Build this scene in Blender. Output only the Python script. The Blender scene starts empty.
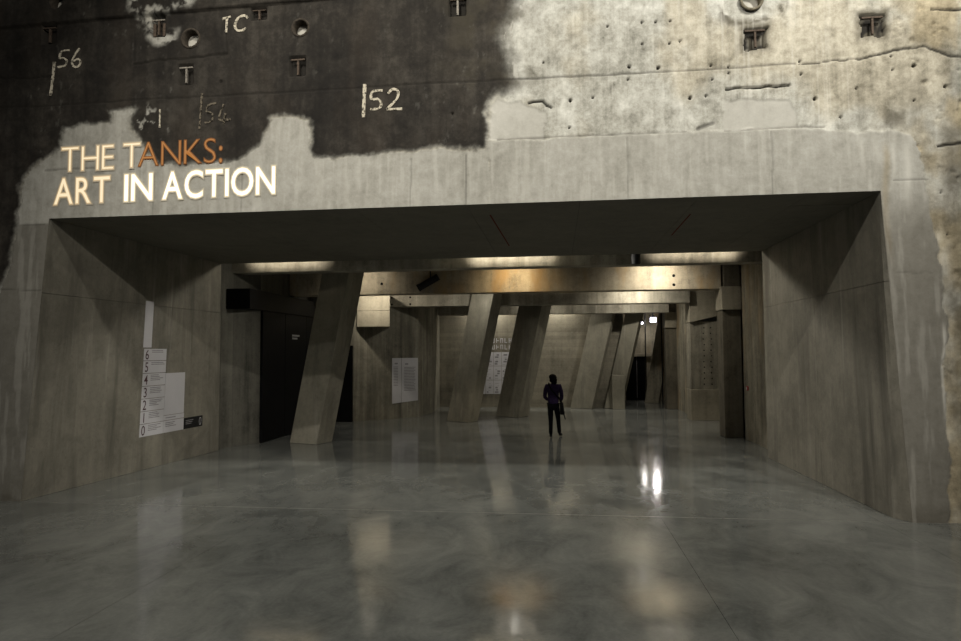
import bpy, bmesh, math, random
import numpy as np
from mathutils import Vector, Matrix

SC = bpy.context.scene
COL = SC.collection
random.seed(4)

# ------------------------------------------------------------------ camera
CAM_POS = Vector((0.0, -8.871, 2.2))
def make_camera(yaw=0.118, pitch=0.05, roll=0.006, f=640.0):
    r = Vector((math.cos(yaw), math.sin(yaw), 0)); f0 = Vector((-math.sin(yaw), math.cos(yaw), 0)); u0 = Vector((0, 0, 1))
    fw = math.cos(pitch)*f0 + math.sin(pitch)*u0; up = -math.sin(pitch)*f0 + math.cos(pitch)*u0
    c, s = math.cos(roll), math.sin(roll)
    r2, up2 = c*r - s*up, s*r + c*up
    cd = bpy.data.cameras.new('camera'); cam = bpy.data.objects.new('camera', cd); COL.objects.link(cam)
    cd.sensor_fit = 'HORIZONTAL'; cd.sensor_width = 36; cd.lens = f*36/961; cd.clip_start = .05; cd.clip_end = 200
    M = Matrix((r2, up2, -fw)).transposed().to_4x4(); M.translation = CAM_POS
    cam.matrix_world = M; SC.camera = cam
make_camera()

# ------------------------------------------------------------------ world, hall lamps, exposure
W = bpy.data.worlds.new('world'); SC.world = W; W.use_nodes = True
W.node_tree.nodes['Background'].inputs[0].default_value = (.80, .90, 1.0, 1)
W.node_tree.nodes['Background'].inputs[1].default_value = .035
SC.view_settings.view_transform = 'Standard'; SC.view_settings.look = 'None'
SC.view_settings.exposure = 0; SC.view_settings.gamma = 1; SC.view_settings.use_curve_mapping = False

def spot(name, loc, target, power, color, size=60, blend=.6, radius=.15, parent=None):
    l = bpy.data.lights.new(name, 'SPOT'); l.energy = power; l.color = color
    l.spot_size = math.radians(size); l.spot_blend = blend; l.shadow_soft_size = radius
    o = bpy.data.objects.new(name, l); COL.objects.link(o)
    o.location = loc; o.rotation_euler = (Vector(target)-Vector(loc)).to_track_quat('-Z', 'Y').to_euler()
    if parent: o.parent = parent
    return o
WARM = (1.0, .90, .74)
NEUT = (1.0, .95, .86)
# spots on the far side of the hall, high up, throwing light at the wall and into the passage
spot('hall_spot', (5.2, -16.0, 11.0), (-3.5, 2.0, 2.6), 4100, NEUT, 62, .5, .12)
spot('hall_spot', (-6.5, -14.0, 13.0), (2.0, 1.5, 2.6), 4100, NEUT, 62, .5, .12)
spot('hall_spot', (-5.0, -18.0, 9.6), (-6.1, 6.2, 1.2), 1250, NEUT, 26, .35, .12)
# wall washer near the right of the hall
spot('hall_spot', (5.5, -5.5, 10.5), (3.0, 0.0, 7.5), 2900, (1.0, .97, .89), 84, 1.0, .25)
spot('hall_spot', (-3.0, -5.5, 10.5), (-2.8, 0.0, 5.9), 1250, (1.0, .96, .86), 84, 1.0, .25)

# ------------------------------------------------------------------ node helpers
class NB:
    def __init__(s, name):
        s.m = bpy.data.materials.new(name); s.m.use_nodes = True; s.t = s.m.node_tree
        s.t.nodes.clear(); s.out = s.t.nodes.new('ShaderNodeOutputMaterial'); s.b = s.t.nodes.new('ShaderNodeBsdfPrincipled')
        s.t.links.new(s.b.outputs[0], s.out.inputs[0]); s._pos = None
    def set(s, sock, v):
        if hasattr(v, 'is_linked'): s.t.links.new(v, sock)
        elif isinstance(v, (tuple, list)) and len(v) == 3 and sock.type == 'RGBA': sock.default_value = (*v, 1)
        else: sock.default_value = v
    def pos(s):
        if not s._pos: s._pos = s.t.nodes.new('ShaderNodeNewGeometry').outputs['Position']
        return s._pos
    def map(s, v, scale=(1,1,1), loc=(0,0,0), rot=(0,0,0)):
        n = s.t.nodes.new('ShaderNodeMapping'); s.set(n.inputs[0], v); n.inputs['Scale'].default_value = scale
        n.inputs['Location'].default_value = loc; n.inputs['Rotation'].default_value = rot; return n.outputs[0]
    def noise(s, v, scale, detail=4, rough=.6, dist=0):
        n = s.t.nodes.new('ShaderNodeTexNoise'); s.set(n.inputs['Vector'], v); n.inputs['Scale'].default_value = scale
        n.inputs['Detail'].default_value = detail; n.inputs['Roughness'].default_value = rough; n.inputs['Distortion'].default_value = dist
        return n.outputs[0]
    def ramp(s, v, *stops):
        n = s.t.nodes.new('ShaderNodeValToRGB'); s.set(n.inputs[0], v); e = n.color_ramp.elements
        while len(e) < len(stops): e.new(.5)
        for el, (p, c) in zip(e, stops):
            el.position = p; el.color = (c, c, c, 1) if isinstance(c, (int, float)) else (*c, 1)
        return n.outputs[0]
    def mix(s, fac, a, b, mode='MIX'):
        n = s.t.nodes.new('ShaderNodeMix'); n.data_type = 'RGBA'; n.blend_type = mode
        s.set(n.inputs[0], fac); s.set(n.inputs[6], a); s.set(n.inputs[7], b); return n.outputs[2]
    def math(s, op, a, b=0.0, c=None, clamp=False):
        n = s.t.nodes.new('ShaderNodeMath'); n.operation = op; n.use_clamp = clamp
        s.set(n.inputs[0], a); s.set(n.inputs[1], b)
        if c is not None: s.set(n.inputs[2], c)
        return n.outputs[0]
    def sep(s, v):
        n = s.t.nodes.new('ShaderNodeSeparateXYZ'); s.set(n.inputs[0], v); return n.outputs
    def white(s, v):
        n = s.t.nodes.new('ShaderNodeTexWhiteNoise'); n.noise_dimensions = '1D'; s.set(n.inputs['W'], v); return n.outputs[0]
    def attr(s, name):
        n = s.t.nodes.new('ShaderNodeAttribute'); n.attribute_name = name; return n
    def bump(s, h, strength=.3, dist=.01):
        n = s.t.nodes.new('ShaderNodeBump'); n.inputs['Strength'].default_value = strength; n.inputs['Distance'].default_value = dist
        s.set(n.inputs['Height'], h); s.t.links.new(n.outputs[0], s.b.inputs['Normal'])
    def fin(s, col, rough=.8, spec=.3, metal=0):
        s.set(s.b.inputs['Base Color'], col); s.set(s.b.inputs['Roughness'], rough)
        s.b.inputs['Specular IOR Level'].default_value = spec; s.b.inputs['Metallic'].default_value = metal; return s.m

def mul(c, k): return tuple(x*k for x in c)

def concrete(name, base, contrast=.5, streak=.5, boards=None, bw=.16, rough=.78, spec=.25, ochre=.0, seed=0.0, pits=.0, bumps=.25, stains=.0):
    b = NB(name); p = b.map(b.pos(), loc=(seed*7.3, seed*3.1, seed*1.7))
    big = b.noise(p, .55, 5, .62, .4); med = b.noise(p, 2.6, 6, .66, .3)
    st = b.noise(b.map(p, (3.2, 3.2, .22)), 1.6, 4, .6)
    fine = b.noise(p, 34, 3, .6)
    grain = b.noise(p, 11, 6, .75, .2)
    v = b.math('ADD', b.math('MULTIPLY', big, .36), b.math('MULTIPLY', med, .30))
    v = b.math('ADD', v, b.math('MULTIPLY', b.math('SUBTRACT', st, .5), .55*streak))
    v = b.math('ADD', v, b.math('ADD', b.math('MULTIPLY', fine, .10), b.math('MULTIPLY', grain, .24)))
    c = b.ramp(v, (.33, mul(base, 1-.85*contrast)), (.48, base), (.68, mul(base, 1+.8*contrast)))
    sp = b.ramp(b.noise(b.map(p, loc=(5, 2, 8)), 15, 3, .6), (.30, .55*contrast), (.38, 0.0)); c = b.mix(sp, c, mul(base, .3))
    if stains:
        dk = b.ramp(b.noise(b.map(p, (1.5, 1.5, .16), (2, 7, 4)), 1.5, 4, .65, .3), (.50, 0.0), (.68, stains)); c = b.mix(dk, c, mul(base, .42))
        lm = b.ramp(b.noise(b.map(p, (4.5, 4.5, .2), (9, 1, 3)), 1.2, 3, .6, .2), (.60, 0.0), (.72, stains*.6)); c = b.mix(lm, c, tuple(.12+x*1.25 for x in base))
        bl = b.ramp(b.noise(b.map(p, loc=(1, 1, 6)), 1.1, 6, .7, .5), (.48, 0.0), (.66, stains*.8)); c = b.mix(bl, c, mul(base, .6))
    if ochre:
        o = b.ramp(b.noise(b.map(p, (1.3, 1.3, .5), (3, 9, 1)), 1.1, 4, .6), (.52, 0.0), (.72, ochre))
        c = b.mix(o, c, (.34, .225, .10))
    if boards:
        xyz = b.sep(b.pos()); along = b.math('ADD', xyz[0], b.math('MULTIPLY', xyz[1], .83)) if boards == 'v' else xyz[2]
        s_ = b.math('DIVIDE', along, bw); w = b.white(b.math('FLOOR', s_)); fr = b.math('FRACT', s_)
        line = b.math('LESS_THAN', fr, .06)
        c = b.mix(1.0, c, b.ramp(w, (0, .88), (1, 1.08)), 'MULTIPLY')
        c = b.mix(b.math('MULTIPLY', line, .22), c, mul(base, .35))
    if pits:
        pt = b.ramp(b.noise(p, 22, 2, .5), (.68, 0.0), (.74, pits))
        c = b.mix(pt, c, mul(base, .18))
    b.bump(b.math('ADD', b.math('MULTIPLY', fine, .5), med), bumps, .02)
    return b.fin(c, rough, spec)

def plain(name, col, rough=.6, spec=.3, metal=0, var=.15, scale=12):
    b = NB(name); n = b.noise(b.pos(), scale, 4, .6)
    return b.fin(b.ramp(n, (.3, mul(col, 1-var)), (.7, mul(col, 1+var))), rough, spec, metal)
def emit(name, col, strength, base=(.3, .3, .3)):
    b = NB(name); b.fin(base, .8, .1); b.set(b.b.inputs['Emission Color'], col); b.b.inputs['Emission Strength'].default_value = strength; return b.m

M = {}
M['portal'] = concrete('portal_concrete', (.200, .186, .150), .50, .5, rough=.62, spec=.35, stains=.8)
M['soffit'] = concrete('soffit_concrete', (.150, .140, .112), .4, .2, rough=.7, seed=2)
M['beam'] = concrete('beam_concrete', (.32, .295, .235), .7, .7, boards=None, seed=3, bumps=.3, stains=.6)
M['beam_ochre'] = concrete('beam_ochre_concrete', (.31, .27, .20), .7, .6, seed=4, ochre=.9)
M['strut'] = concrete('strut_concrete', (.235, .219, .172), .45, .4, seed=5, bumps=.2, stains=.5)
M['inner_v'] = concrete('board_marked_vertical', (.205, .190, .148), .7, .9, 'v', .17, seed=6, stains=.7)
M['inner_dark'] = concrete('dark_grey_concrete', (.105, .100, .082), .6, 1.0, 'v', .5, seed=13)  # dark grey concrete for the wall beside the steel doors
M['inner_h'] = concrete('board_marked_horizontal', (.225, .205, .158), .6, .5, 'h', .15, seed=7)
M['right'] = concrete('old_right_concrete', (.26, .236, .180), .8, .9, seed=8, ochre=.5, pits=.5, stains=.7)
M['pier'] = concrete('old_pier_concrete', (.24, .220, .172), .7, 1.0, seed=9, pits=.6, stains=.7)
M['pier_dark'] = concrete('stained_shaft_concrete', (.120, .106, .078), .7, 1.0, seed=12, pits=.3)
M['cap'] = concrete('corbel_concrete', (.29, .262, .20), .5, .6, seed=10)
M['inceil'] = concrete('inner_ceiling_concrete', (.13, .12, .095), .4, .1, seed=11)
M['steel'] = plain('black_steel', (.005, .005, .0055), .55, .08, .0, .2, 3)
M['black'] = plain('matt_black', (.010, .010, .010), .6, .3)
M['dark'] = plain('dark_void_paint', (.006, .006, .006), .9, .1)
M['iron'] = plain('rusty_iron', (.075, .055, .040), .75, .2, 0, .4, 30)
M['iron_pale'] = plain('worn_iron', (.20, .18, .15), .7, .3, 0, .4, 30)
M['white'] = plain('white_vinyl', (.56, .55, .57), .55, .3, 0, .04, 3)
M['inkdark'] = plain('dark_ink', (.07, .030, .035), .6)
M['inkgrey'] = plain('grey_ink', (.26, .25, .26), .6)
M['red'] = plain('red_plastic', (.45, .03, .03), .5)
M['chalk'] = None

# ------------------------------------------------------------------ mesh helpers
def link(name, mesh, mat=None, parent=None):
    o = bpy.data.objects.new(name, mesh); COL.objects.link(o)
    if mat and not mesh.materials: mesh.materials.append(mat)
    if parent: o.parent = parent
    return o
def tag(o, label=None, cat=None, group=None, kind=None):
    for k, v in (('label', label), ('category', cat), ('group', group), ('kind', kind)):
        if v: o[k] = v
    return o
def empty(name, loc=(0, 0, 0)):
    o = bpy.data.objects.new(name, None); COL.objects.link(o); o.location = loc; o.empty_display_size = .2; return o
def mesh(name, verts, faces, smooth=False):
    m = bpy.data.meshes.new(name); m.from_pydata([tuple(v) for v in verts], [], faces); m.update()
    if smooth: m.polygons.foreach_set('use_smooth', [True]*len(m.polygons))
    return m
def bm_mesh(name, bm, smooth=False):
    m = bpy.data.meshes.new(name); bmesh.ops.recalc_face_normals(bm, faces=bm.faces); bm.to_mesh(m); bm.free()
    if smooth: m.polygons.foreach_set('use_smooth', [True]*len(m.polygons))
    return m
HEX = [(0,3,2,1), (4,5,6,7), (0,1,5,4), (1,2,6,5), (2,3,7,6), (3,0,4,7)]
def add_hex(bm, pts, bevel=0):
    vs = [bm.verts.new(p) for p in pts]; fs = [bm.faces.new([vs[i] for i in f]) for f in HEX]
    if bevel:
        es = {e for f in fs for e in f.edges}
        bmesh.ops.bevel(bm, geom=list(es), offset=bevel, segments=2, affect='EDGES', profile=.5)
def boxpts(x0, x1, y0, y1, z0, z1): return [(x0,y0,z0),(x1,y0,z0),(x1,y1,z0),(x0,y1,z0),(x0,y0,z1),(x1,y0,z1),(x1,y1,z1),(x0,y1,z1)]
def box(name, x0, x1, y0, y1, z0, z1, mat, parent=None, bevel=.01):
    bm = bmesh.new(); add_hex(bm, boxpts(x0, x1, y0, y1, z0, z1), bevel); return link(name, bm_mesh(name, bm), mat, parent)
def hexo(name, pts, mat, parent=None, bevel=.01):
    bm = bmesh.new(); add_hex(bm, pts, bevel); return link(name, bm_mesh(name, bm), mat, parent)
def add_tube(bm, a, b, r0, r1=None, n=16, caps=True):
    r1 = r0 if r1 is None else r1; a, b = Vector(a), Vector(b); d = (b-a).normalized()
    u = d.orthogonal().normalized(); w = d.cross(u)
    A = [bm.verts.new(a + r0*(math.cos(t)*u + math.sin(t)*w)) for t in [2*math.pi*i/n for i in range(n)]]
    B = [bm.verts.new(b + r1*(math.cos(t)*u + math.sin(t)*w)) for t in [2*math.pi*i/n for i in range(n)]]
    for i in range(n): bm.faces.new((A[i], A[(i+1) % n], B[(i+1) % n], B[i]))
    if caps: bm.faces.new(A[::-1]); bm.faces.new(B)
def tube(name, a, b, r0, mat, parent=None, r1=None, n=16):
    bm = bmesh.new(); add_tube(bm, a, b, r0, r1, n); return link(name, bm_mesh(name, bm), mat, parent)

# ------------------------------------------------------------------ numpy noise
def _h(i, j, s):
    n = (i.astype(np.int64)*374761393 + j.astype(np.int64)*668265263 + s*982451653) & 0xffffffff
    n = ((n ^ (n >> 13))*1274126177) & 0xffffffff
    return ((n ^ (n >> 16)) & 0xffff)/65535.0
def vn(x, y, s=0):
    i, j = np.floor(x), np.floor(y); fx, fy = x-i, y-j; fx = fx*fx*(3-2*fx); fy = fy*fy*(3-2*fy)
    a, b, c, d = _h(i, j, s), _h(i+1, j, s), _h(i, j+1, s), _h(i+1, j+1, s)
    return (a*(1-fx)+b*fx)*(1-fy) + (c*(1-fx)+d*fx)*fy
def fbm(x, y, s=0, o=4):
    t = 0; a = .5; n = 0
    for k in range(o): t = t + a*vn(x*2**k, y*2**k, s+k); n += a; a *= .55
    return t/n
def sstep(a, b, x):
    t = np.clip((x-a)/(b-a), 0, 1); return t*t*(3-2*t)
def segdist(x, y, pts, closed=False):
    d = np.full(x.shape, 1e9); P = list(pts) + ([pts[0]] if closed else [])
    for (ax, ay), (bx, by) in zip(P[:-1], P[1:]):
        vx, vy = bx-ax, by-ay; t = np.clip(((x-ax)*vx+(y-ay)*vy)/(vx*vx+vy*vy+1e-12), 0, 1)
        d = np.minimum(d, np.hypot(x-ax-t*vx, y-ay-t*vy))
    return d
def inside(x, y, pts):
    r = np.zeros(x.shape, bool)
    for (ax, ay), (bx, by) in zip(pts, pts[1:]+pts[:1]):
        if ay == by: continue
        c = ((ay > y) != (by > y)) & (x < (bx-ax)*(y-ay)/(by-ay)+ax); r ^= c
    return r
def sdf(x, y, pts):
    d = segdist(x, y, pts, True); return np.where(inside(x, y, pts), d, -d)

# ------------------------------------------------------------------ key dimensions of the passage
H = 4.29; D = 5.07; XL = -7.70; XR = 4.25
def jl(y, z): return XL - .34*(1-y/D)*(1-z/H)          # left reveal plane, slightly battered
def jr(y, z): return XR + .05*(y/D) + .10*(1-y/D)*(1-z/H) + .6*np.maximum(.22*(1-z/H)-y, 0)    # right reveal plane

# ------------------------------------------------------------------ front wall: one relief surface
TAR = [(-16, 16), (-.35, 16), (-.35, 7.78), (-.42, 7.2), (-.54, 6.91), (-.62, 6.66), (-.49, 6.36), (-.52, 6.13), (-.47, 5.93), (-.87, 5.78), (-.91, 5.74), (-.93, 5.09), (-1.26, 5.07), (-1.76, 5.1), (-2.41, 5.08), (-3.02, 5.03), (-3.49, 5.04), (-3.55, 5.16), (-3.58, 5.62), (-3.86, 5.67), (-4.15, 5.68), (-4.3, 5.3), (-4.63, 5.06), (-4.94, 5.02), (-5.38, 5.03), (-5.96, 5.03), (-6.04, 5.16), (-6.28, 5.49), (-6.41, 5.62), (-6.34, 5.93), (-6.68, 5.92), (-6.69, 5.71), (-7.12, 5.72), (-7.47, 5.66), (-7.55, 5.38), (-7.8, 5.2), (-8.0, 5.09), (-8.14, 4.94), (-8.21, 4.8), (-8.18, 4.5), (-8.24, 4.16), (-8.35, 3.51), (-8.49, 3.11), (-9.1, 1.21), (-9.4, 0), (-16, 0)]
FRESH_R = [(-.93, 3), (-.93, 5.21), (-.12, 5.19), (1.86, 5.21), (3.15, 5.19), (3.68, 5.13), (4.64, 5.06), (4.74, 4.95), (4.86, 3.99), (4.93, 3.3), (4.97, 2.7), (4.98, 2.3), (4.93, 1.8), (4.93, .78), (4.96, -.5), (3.5, -.5), (3.5, 3)]
PATCH_A = [(-.90, 5.69), (-.77, 5.77), (-.48, 5.76), (-.33, 5.66), (-.12, 5.55), (-.12, 5.2), (-.93, 5.2)]
PATCH_B = [(2.29, 5.61), (3.2, 5.59), (3.21, 5.18), (2.27, 5.19)]
PATCH_C = [(1.86, 5.21), (2.19, 5.38), (2.21, 5.20)]
TIES = [(1.23,6.78),(1.42,6.77),(1.61,6.77),(1.23,6.47),(1.6,6.46),(1.74,6.48),(1.44,6.12),(1.86,5.67),(2.15,6.11),(2.16,5.92),(2.07,5.69),(2.38,6.08),(2.38,5.99),(3.3,6.1),(3.31,5.92),(3.48,5.57),(4.46,6.1),(4.47,5.92),(4.74,5.96),(5.11,5.65),(4.72,5.49),(4.01,5.69),(3.8,5.31),(-.14,6.29),(.23,5.72),(.54,5.75),(.76,6.75),(1.05,6.16),(1.03,5.98),(-1.44,5.61),(.21,5.34),(-4.95,6.28),(5.0,4.25),(5.06,3.7)]
BIGTIE = {(1.86,5.67),(3.48,5.57),(5.11,5.65),(.23,5.72),(1.05,6.16),(1.44,6.12),(4.74,5.96)}
SOCKETS = [(-5.44, 6.97, .13), (-3.71, 7.02, .115), (-7.66, 7.69, .12), (2.70, 6.99, .13)]
POCKETS = [(-5.97, 7.19, .24, .30), (-5.51, 6.42, .24, .31), (-4.36, 7.27, .24, .18), (-3.75, 6.44, .24, .30), (-7.79, 7.19, .24, .30), (-1.36, 7.18, .24, .30), (2.73, 6.45, .30, .30), (4.23, 6.53, .30, .30)]
CRACK = [(3.29, 6.05), (3.9, 6.09), (4.1, 6.08), (4.4, 6.16), (4.86, 6.2), (5.17, 6.06), (5.3, 6.04), (5.9, 6.0)]
CRACK2 = [(4.98, 6.7), (5.32, 6.67), (6.1, 6.7)]
NOTCH = [(-.35, 5.72), (-.26, 5.745), (-.16, 5.73), (-.10, 5.66), (-.04, 5.64)]
def wall_fields(x, z):
    wx = x + (fbm(x*5, z*5, 11)-.5)*.14 + (fbm(x*22, z*22, 12, 2)-.5)*.02
    wz = z + (fbm(x*5, z*5, 13)-.5)*.10 + (fbm(x*22, z*22, 14, 2)-.5)*.02
    sd = sdf(wx, wz, TAR)
    soft = .075 + .18*sstep(5.75, 6.2, z)*sstep(-2.0, -1.0, x)
    tar = sstep(-soft*.6, soft, sd + (fbm(x*18, z*18, 15, 3)-.5)*.05)
    # scraped, limy part of the dark coat
    scr = [(-6.5, 7.9), (-6.44, 7.5), (-6.2, 7.25), (-6.17, 7.0), (-5.95, 6.9), (-5.66, 6.93), (-5.62, 7.12), (-5.86, 7.12), (-5.95, 7.36), (-5.4, 7.44), (-5.1, 7.9)]
    sc = sstep(-.06, .10, sdf(wx, wz, scr)) * sstep(.44, .66, fbm(x*9, z*9, 21) + .04)
    sc2 = .8*sstep(.66, .72, fbm(x*9, z*9, 25))*sstep(1.0, .4, np.hypot((x+6.15)/.5, (z-5.7)/.35))
    sc = np.maximum(sc, sc2)
    flecks = sstep(.74, .78, fbm(x*16, z*9, 23, 3)) * sstep(.5, .65, fbm(x*1.3, z*1.3, 24)) * .5
    tar = tar*(1-.62*sc)*(1-flecks*.12)
    fr_l = (sdf(wx, wz, TAR) < 0) & (x < -.93) & (z < 6.2)
    fr = np.maximum(sstep(-.015, .02, sdf(wx, wz, FRESH_R)), fr_l*1.0)
    pa = np.maximum(sstep(-.01, .02, sdf(wx, wz, PATCH_A)), np.maximum(sstep(-.01, .02, sdf(wx, wz, PATCH_B)), .7*sstep(-.01, .02, sdf(wx, wz, PATCH_C))))
    fresh = np.clip(np.maximum(fr, pa), 0, 1)*(1-tar)
    h = np.zeros(x.shape)
    h += -.022*(1-np.maximum(np.clip(fr, 0, 1), tar)) - .012*pa*(1-fr)
    old = (1-fresh)*(1-tar)
    h += (fbm(x*1.5, z*1.5, 31)-.5)*.02*(.5+.5*old) + (fbm(x*14, z*14, 32, 3)-.5)*.007*(.3+.7*old)
    h += -.03*sstep(.66, .78, fbm(x*7, z*7, 33))*old*sstep(4.2, 4.8, x)
    dark = np.zeros(x.shape)
    def groove(d, w, depth, a=1.0):
        nonlocal h, dark
        k = sstep(w, w*.3, d); h -= depth*k; dark = np.maximum(dark, a*k)
    zz = z + (fbm(x*2, x*0, 41)-.5)*.03
    for z0, xa, xb, a in ((6.06, -16, 3.35, .75), (5.205, -.9, 1.9, .6), (5.19, 2.2, 3.7, .55), (5.045, -7.9, -6.6, .5), (8.15, -16, 14, .6)):
        mk = sstep(xa, xa+.1, x)*sstep(xb, xb-.1, x); d = np.abs(zz-z0) + (1-mk)*9; groove(d, .016, .012, a*(.55+.45*vn(x*3, z*0, 44)))
    for x0, za, zb, a in ((-1.25, 4.2, 5.06, .5), (-2.05, 4.2, 5.04, .3), (-4.6, 4.2, 5.0, .35), (-6.0, 4.2, 5.0, .3), (1.0, 4.2, 5.2, .25), (2.9, 4.2, 5.2, .3), (-4.87, 6.69, 7.2, .8), (-6.36, 6.63, 7.2, .6)):
        mk = sstep(za, za+.05, z)*sstep(zb, zb-.05, z); d = np.abs(x-x0+(fbm(z*3, z*0, 45)-.5)*.03) + (1-mk)*9; groove(d, .014, .010, a)
    for z0, xa, xb in ((4.21, -8.6, -7.66), (3.2, -9.0, -7.7), (4.42, 4.3, 4.95), (3.2, 4.3, 4.95)):
        mk = sstep(xa, xa+.1, x)*sstep(xb, xb-.1, x); groove(np.abs(zz-z0) + (1-mk)*9, .014, .008, .4)
    jit = (fbm(x*8, z*8, 46)-.5)*.05
    groove(segdist(x, z+jit, [(-6.36, 6.63), (-5.9, 6.66), (-5.4, 6.67), (-4.86, 6.70)]), .022, .02, 1.0)
    cw = .010 + .016*sstep(3.9, 4.4, x)*(.3+.9*fbm(x*3, z*0, 47)); groove(segdist(x, z+jit, CRACK), cw, .02, .9); groove(segdist(x, z+jit, CRACK2), .022, .03, .9)
    groove(segdist(x, z+jit, NOTCH), .025, .03, 1.0); groove(segdist(x, z+jit*.6, [(2.34, 5.77), (3.16, 5.775)]), .022, .05, .95)
    groove(segdist(x, z+jit, [(-8.9, 6.55), (-8.1, 6.50), (-7.75, 6.52)]), .02, .015, .8)
    groove(segdist(x, z+jit, [(1.95, 5.24), (2.15, 5.31)]), .035, .02, .5)
    groove(segdist(x, z+jit, [(4.99, 4.86), (5.4, 4.9), (6, 4.85)]), .025, .03, .9)
    # stepped ledge in the dark wall near the top left
    led = 7.33 + (x+8.64)*.017
    h += .055*sstep(led-.02, led+.01, z)*sstep(-2.6, -3.4, x)
    for (tx, tz) in TIES:
        r = .030 if (tx, tz) in BIGTIE else .021
        k = sstep(r, r*.6, np.hypot(x-tx, z-tz)); h -= .05*k; dark = np.maximum(dark, k)
    for (tx, tz, r) in SOCKETS:
        rr = np.hypot(x-tx, z-tz); h = np.where(rr < r+.004, -.26, h)
    for (tx, tz, w, hh) in POCKETS:
        k = (np.abs(wx-tx) < w/2) & (np.abs(wz-tz) < hh/2) if tx > 2 else (np.abs(x-tx) < w/2) & (np.abs(z-tz) < hh/2); h = np.where(k, -.10, h); dark = np.where(k, np.maximum(dark, (.85 if tx < 2 else .30+.7*sstep(.35, .6, fbm(x*9, z*7, 55)))), dark)
    # broken-out area round the socket at the right
    bx = sstep(-.03, .05, sdf(wx, wz, [(2.33, 7.6), (2.30, 6.85), (2.38, 6.70), (2.62, 6.68), (2.75, 6.72), (3.08, 6.74), (3.12, 7.6)]))
    h -= .02*bx
    edge = sstep(.10, .0, np.abs(sdf(wx, wz, [(2.33, 7.6), (2.30, 6.85), (2.38, 6.70), (2.62, 6.68), (2.75, 6.72), (3.08, 6.74), (3.12, 7.6)])))
    grime = .95*edge*sstep(.33, .55, fbm(x*8, z*8, 51))
    for (tx, tz, w, hh) in POCKETS[-2:]:
        grime = np.maximum(grime, .9*sstep(.12, -.02, np.maximum(np.abs(wx-tx)-w/2, np.abs(wz-tz-.02)-hh/2)))
    grime = np.maximum(grime, .8*sstep(-.05, .12, sdf(wx, wz, [(4.29, 5.41), (4.61, 5.36), (4.63, 5.13), (4.28, 5.11)])))
    grime = np.maximum(grime, .55*sstep(.2, .0, np.abs(x-4.02))*sstep(6.0, 5.8, z)*sstep(5.1, 5.3, z)*fbm(x*9, z*5, 52))
    # soft dirty halo along the ragged edge of the dark coat
    grime = np.maximum(grime, .6*sstep(-.5, 0, sd)*sstep(5.8, 6.1, z)*sstep(-2, -1, x)*sstep(.3, .7, fbm(x*3, z*3, 53)))
    grime = np.maximum(grime, (.42+.4*sstep(.4, .65, fbm(x*5, z*5, 56)))*sstep(4.9, 5.15, wx)*sstep(6.3, 4.3, z + (fbm(x*2, z*2, 57)-.5)*1.5))
    grime = np.maximum(grime, .5*sstep(.35, 0, z)*sstep(.35, .6, fbm(x*4, z*6, 54)))
    # lime runs
    st = fbm(x*42, z*.7, 61, 2)
    lime = .40*sstep(.62, .80, st)*(.35+.65*sstep(.4, .6, fbm(x*2, z*1.2, 68)))*old*sstep(-.4, .4, x)*sstep(4.4, 3.6, x)
    drip = lambda x0, w, za, zb: sstep(w, 0, np.abs(x-x0+(fbm(z*1.7, z*0+x0, 62)-.5)*.10))*sstep(za, za+.5, z)*sstep(zb, zb-.25, z)
    lime = np.maximum(lime, .75*drip(4.58, .085, 3.9, 5.05)*(.4+.8*fbm(x*20, z*2, 63)))
    lime = np.maximum(lime, .6*drip(4.40, .04, 4.2, 5.03)); lime = np.maximum(lime, .9*drip(4.935, .035, 1.1, 2.62))
    lime = np.maximum(lime, .45*drip(4.02, .05, 4.4, 5.1)); lime = np.maximum(lime, .35*drip(4.20, .05, 4.4, 5.1))
    lime = np.maximum(lime, .22*sstep(.55, .72, fbm(x*16, z*1.4, 64, 3))*fresh)
    lime = np.maximum(lime, .55*sstep(.12, .0, np.hypot(x-.33, z-5.86)-.02)*sstep(.5, .6, fbm(x*9, z*9, 65)))
    lime = np.maximum(lime, .45*pa*(1-fr)*(.6+.6*fbm(x*6, z*6, 67)))
    lime = np.maximum(lime, sc*.38*(inside(wx, wz, TAR)*1.0))
    lime = np.maximum(lime, .5*sstep(.22, .0, np.abs(sd))*sstep(5.9, 6.2, z)*(sd < .05)*sstep(.52, .62, fbm(x*11, z*5, 66)))
    # ochre stains
    och = .50*sstep(.50, .72, fbm(x*1.1+3, z*.8, 71))*old
    och = np.maximum(och, .6*drip(4.31, .07, 3.2, 5.0)); och = np.maximum(och, .95*(1-fresh)*sstep(4.0, 4.9, x)*sstep(.25, .6, fbm(x*2, z*1.4, 72)))
    grime = np.maximum(grime, .38*(1-fresh)*sstep(4.1, 5.0, x)*sstep(6.9, 6.0, z)*sstep(.35, .65, fbm(x*3, z*3, 58)))
    och = np.maximum(och, .55*sstep(-8.35, -8.6, x)*sstep(3.0, 3.6, z)*sstep(5.2, 4.6, z)*sstep(.4, .6, fbm(x*3, z*3, 73)))
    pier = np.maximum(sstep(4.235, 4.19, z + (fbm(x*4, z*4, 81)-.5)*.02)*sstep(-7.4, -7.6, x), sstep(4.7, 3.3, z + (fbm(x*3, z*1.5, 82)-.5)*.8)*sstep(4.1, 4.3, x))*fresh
    return h, tar, fresh, grime, lime, och, dark, pier

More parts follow.
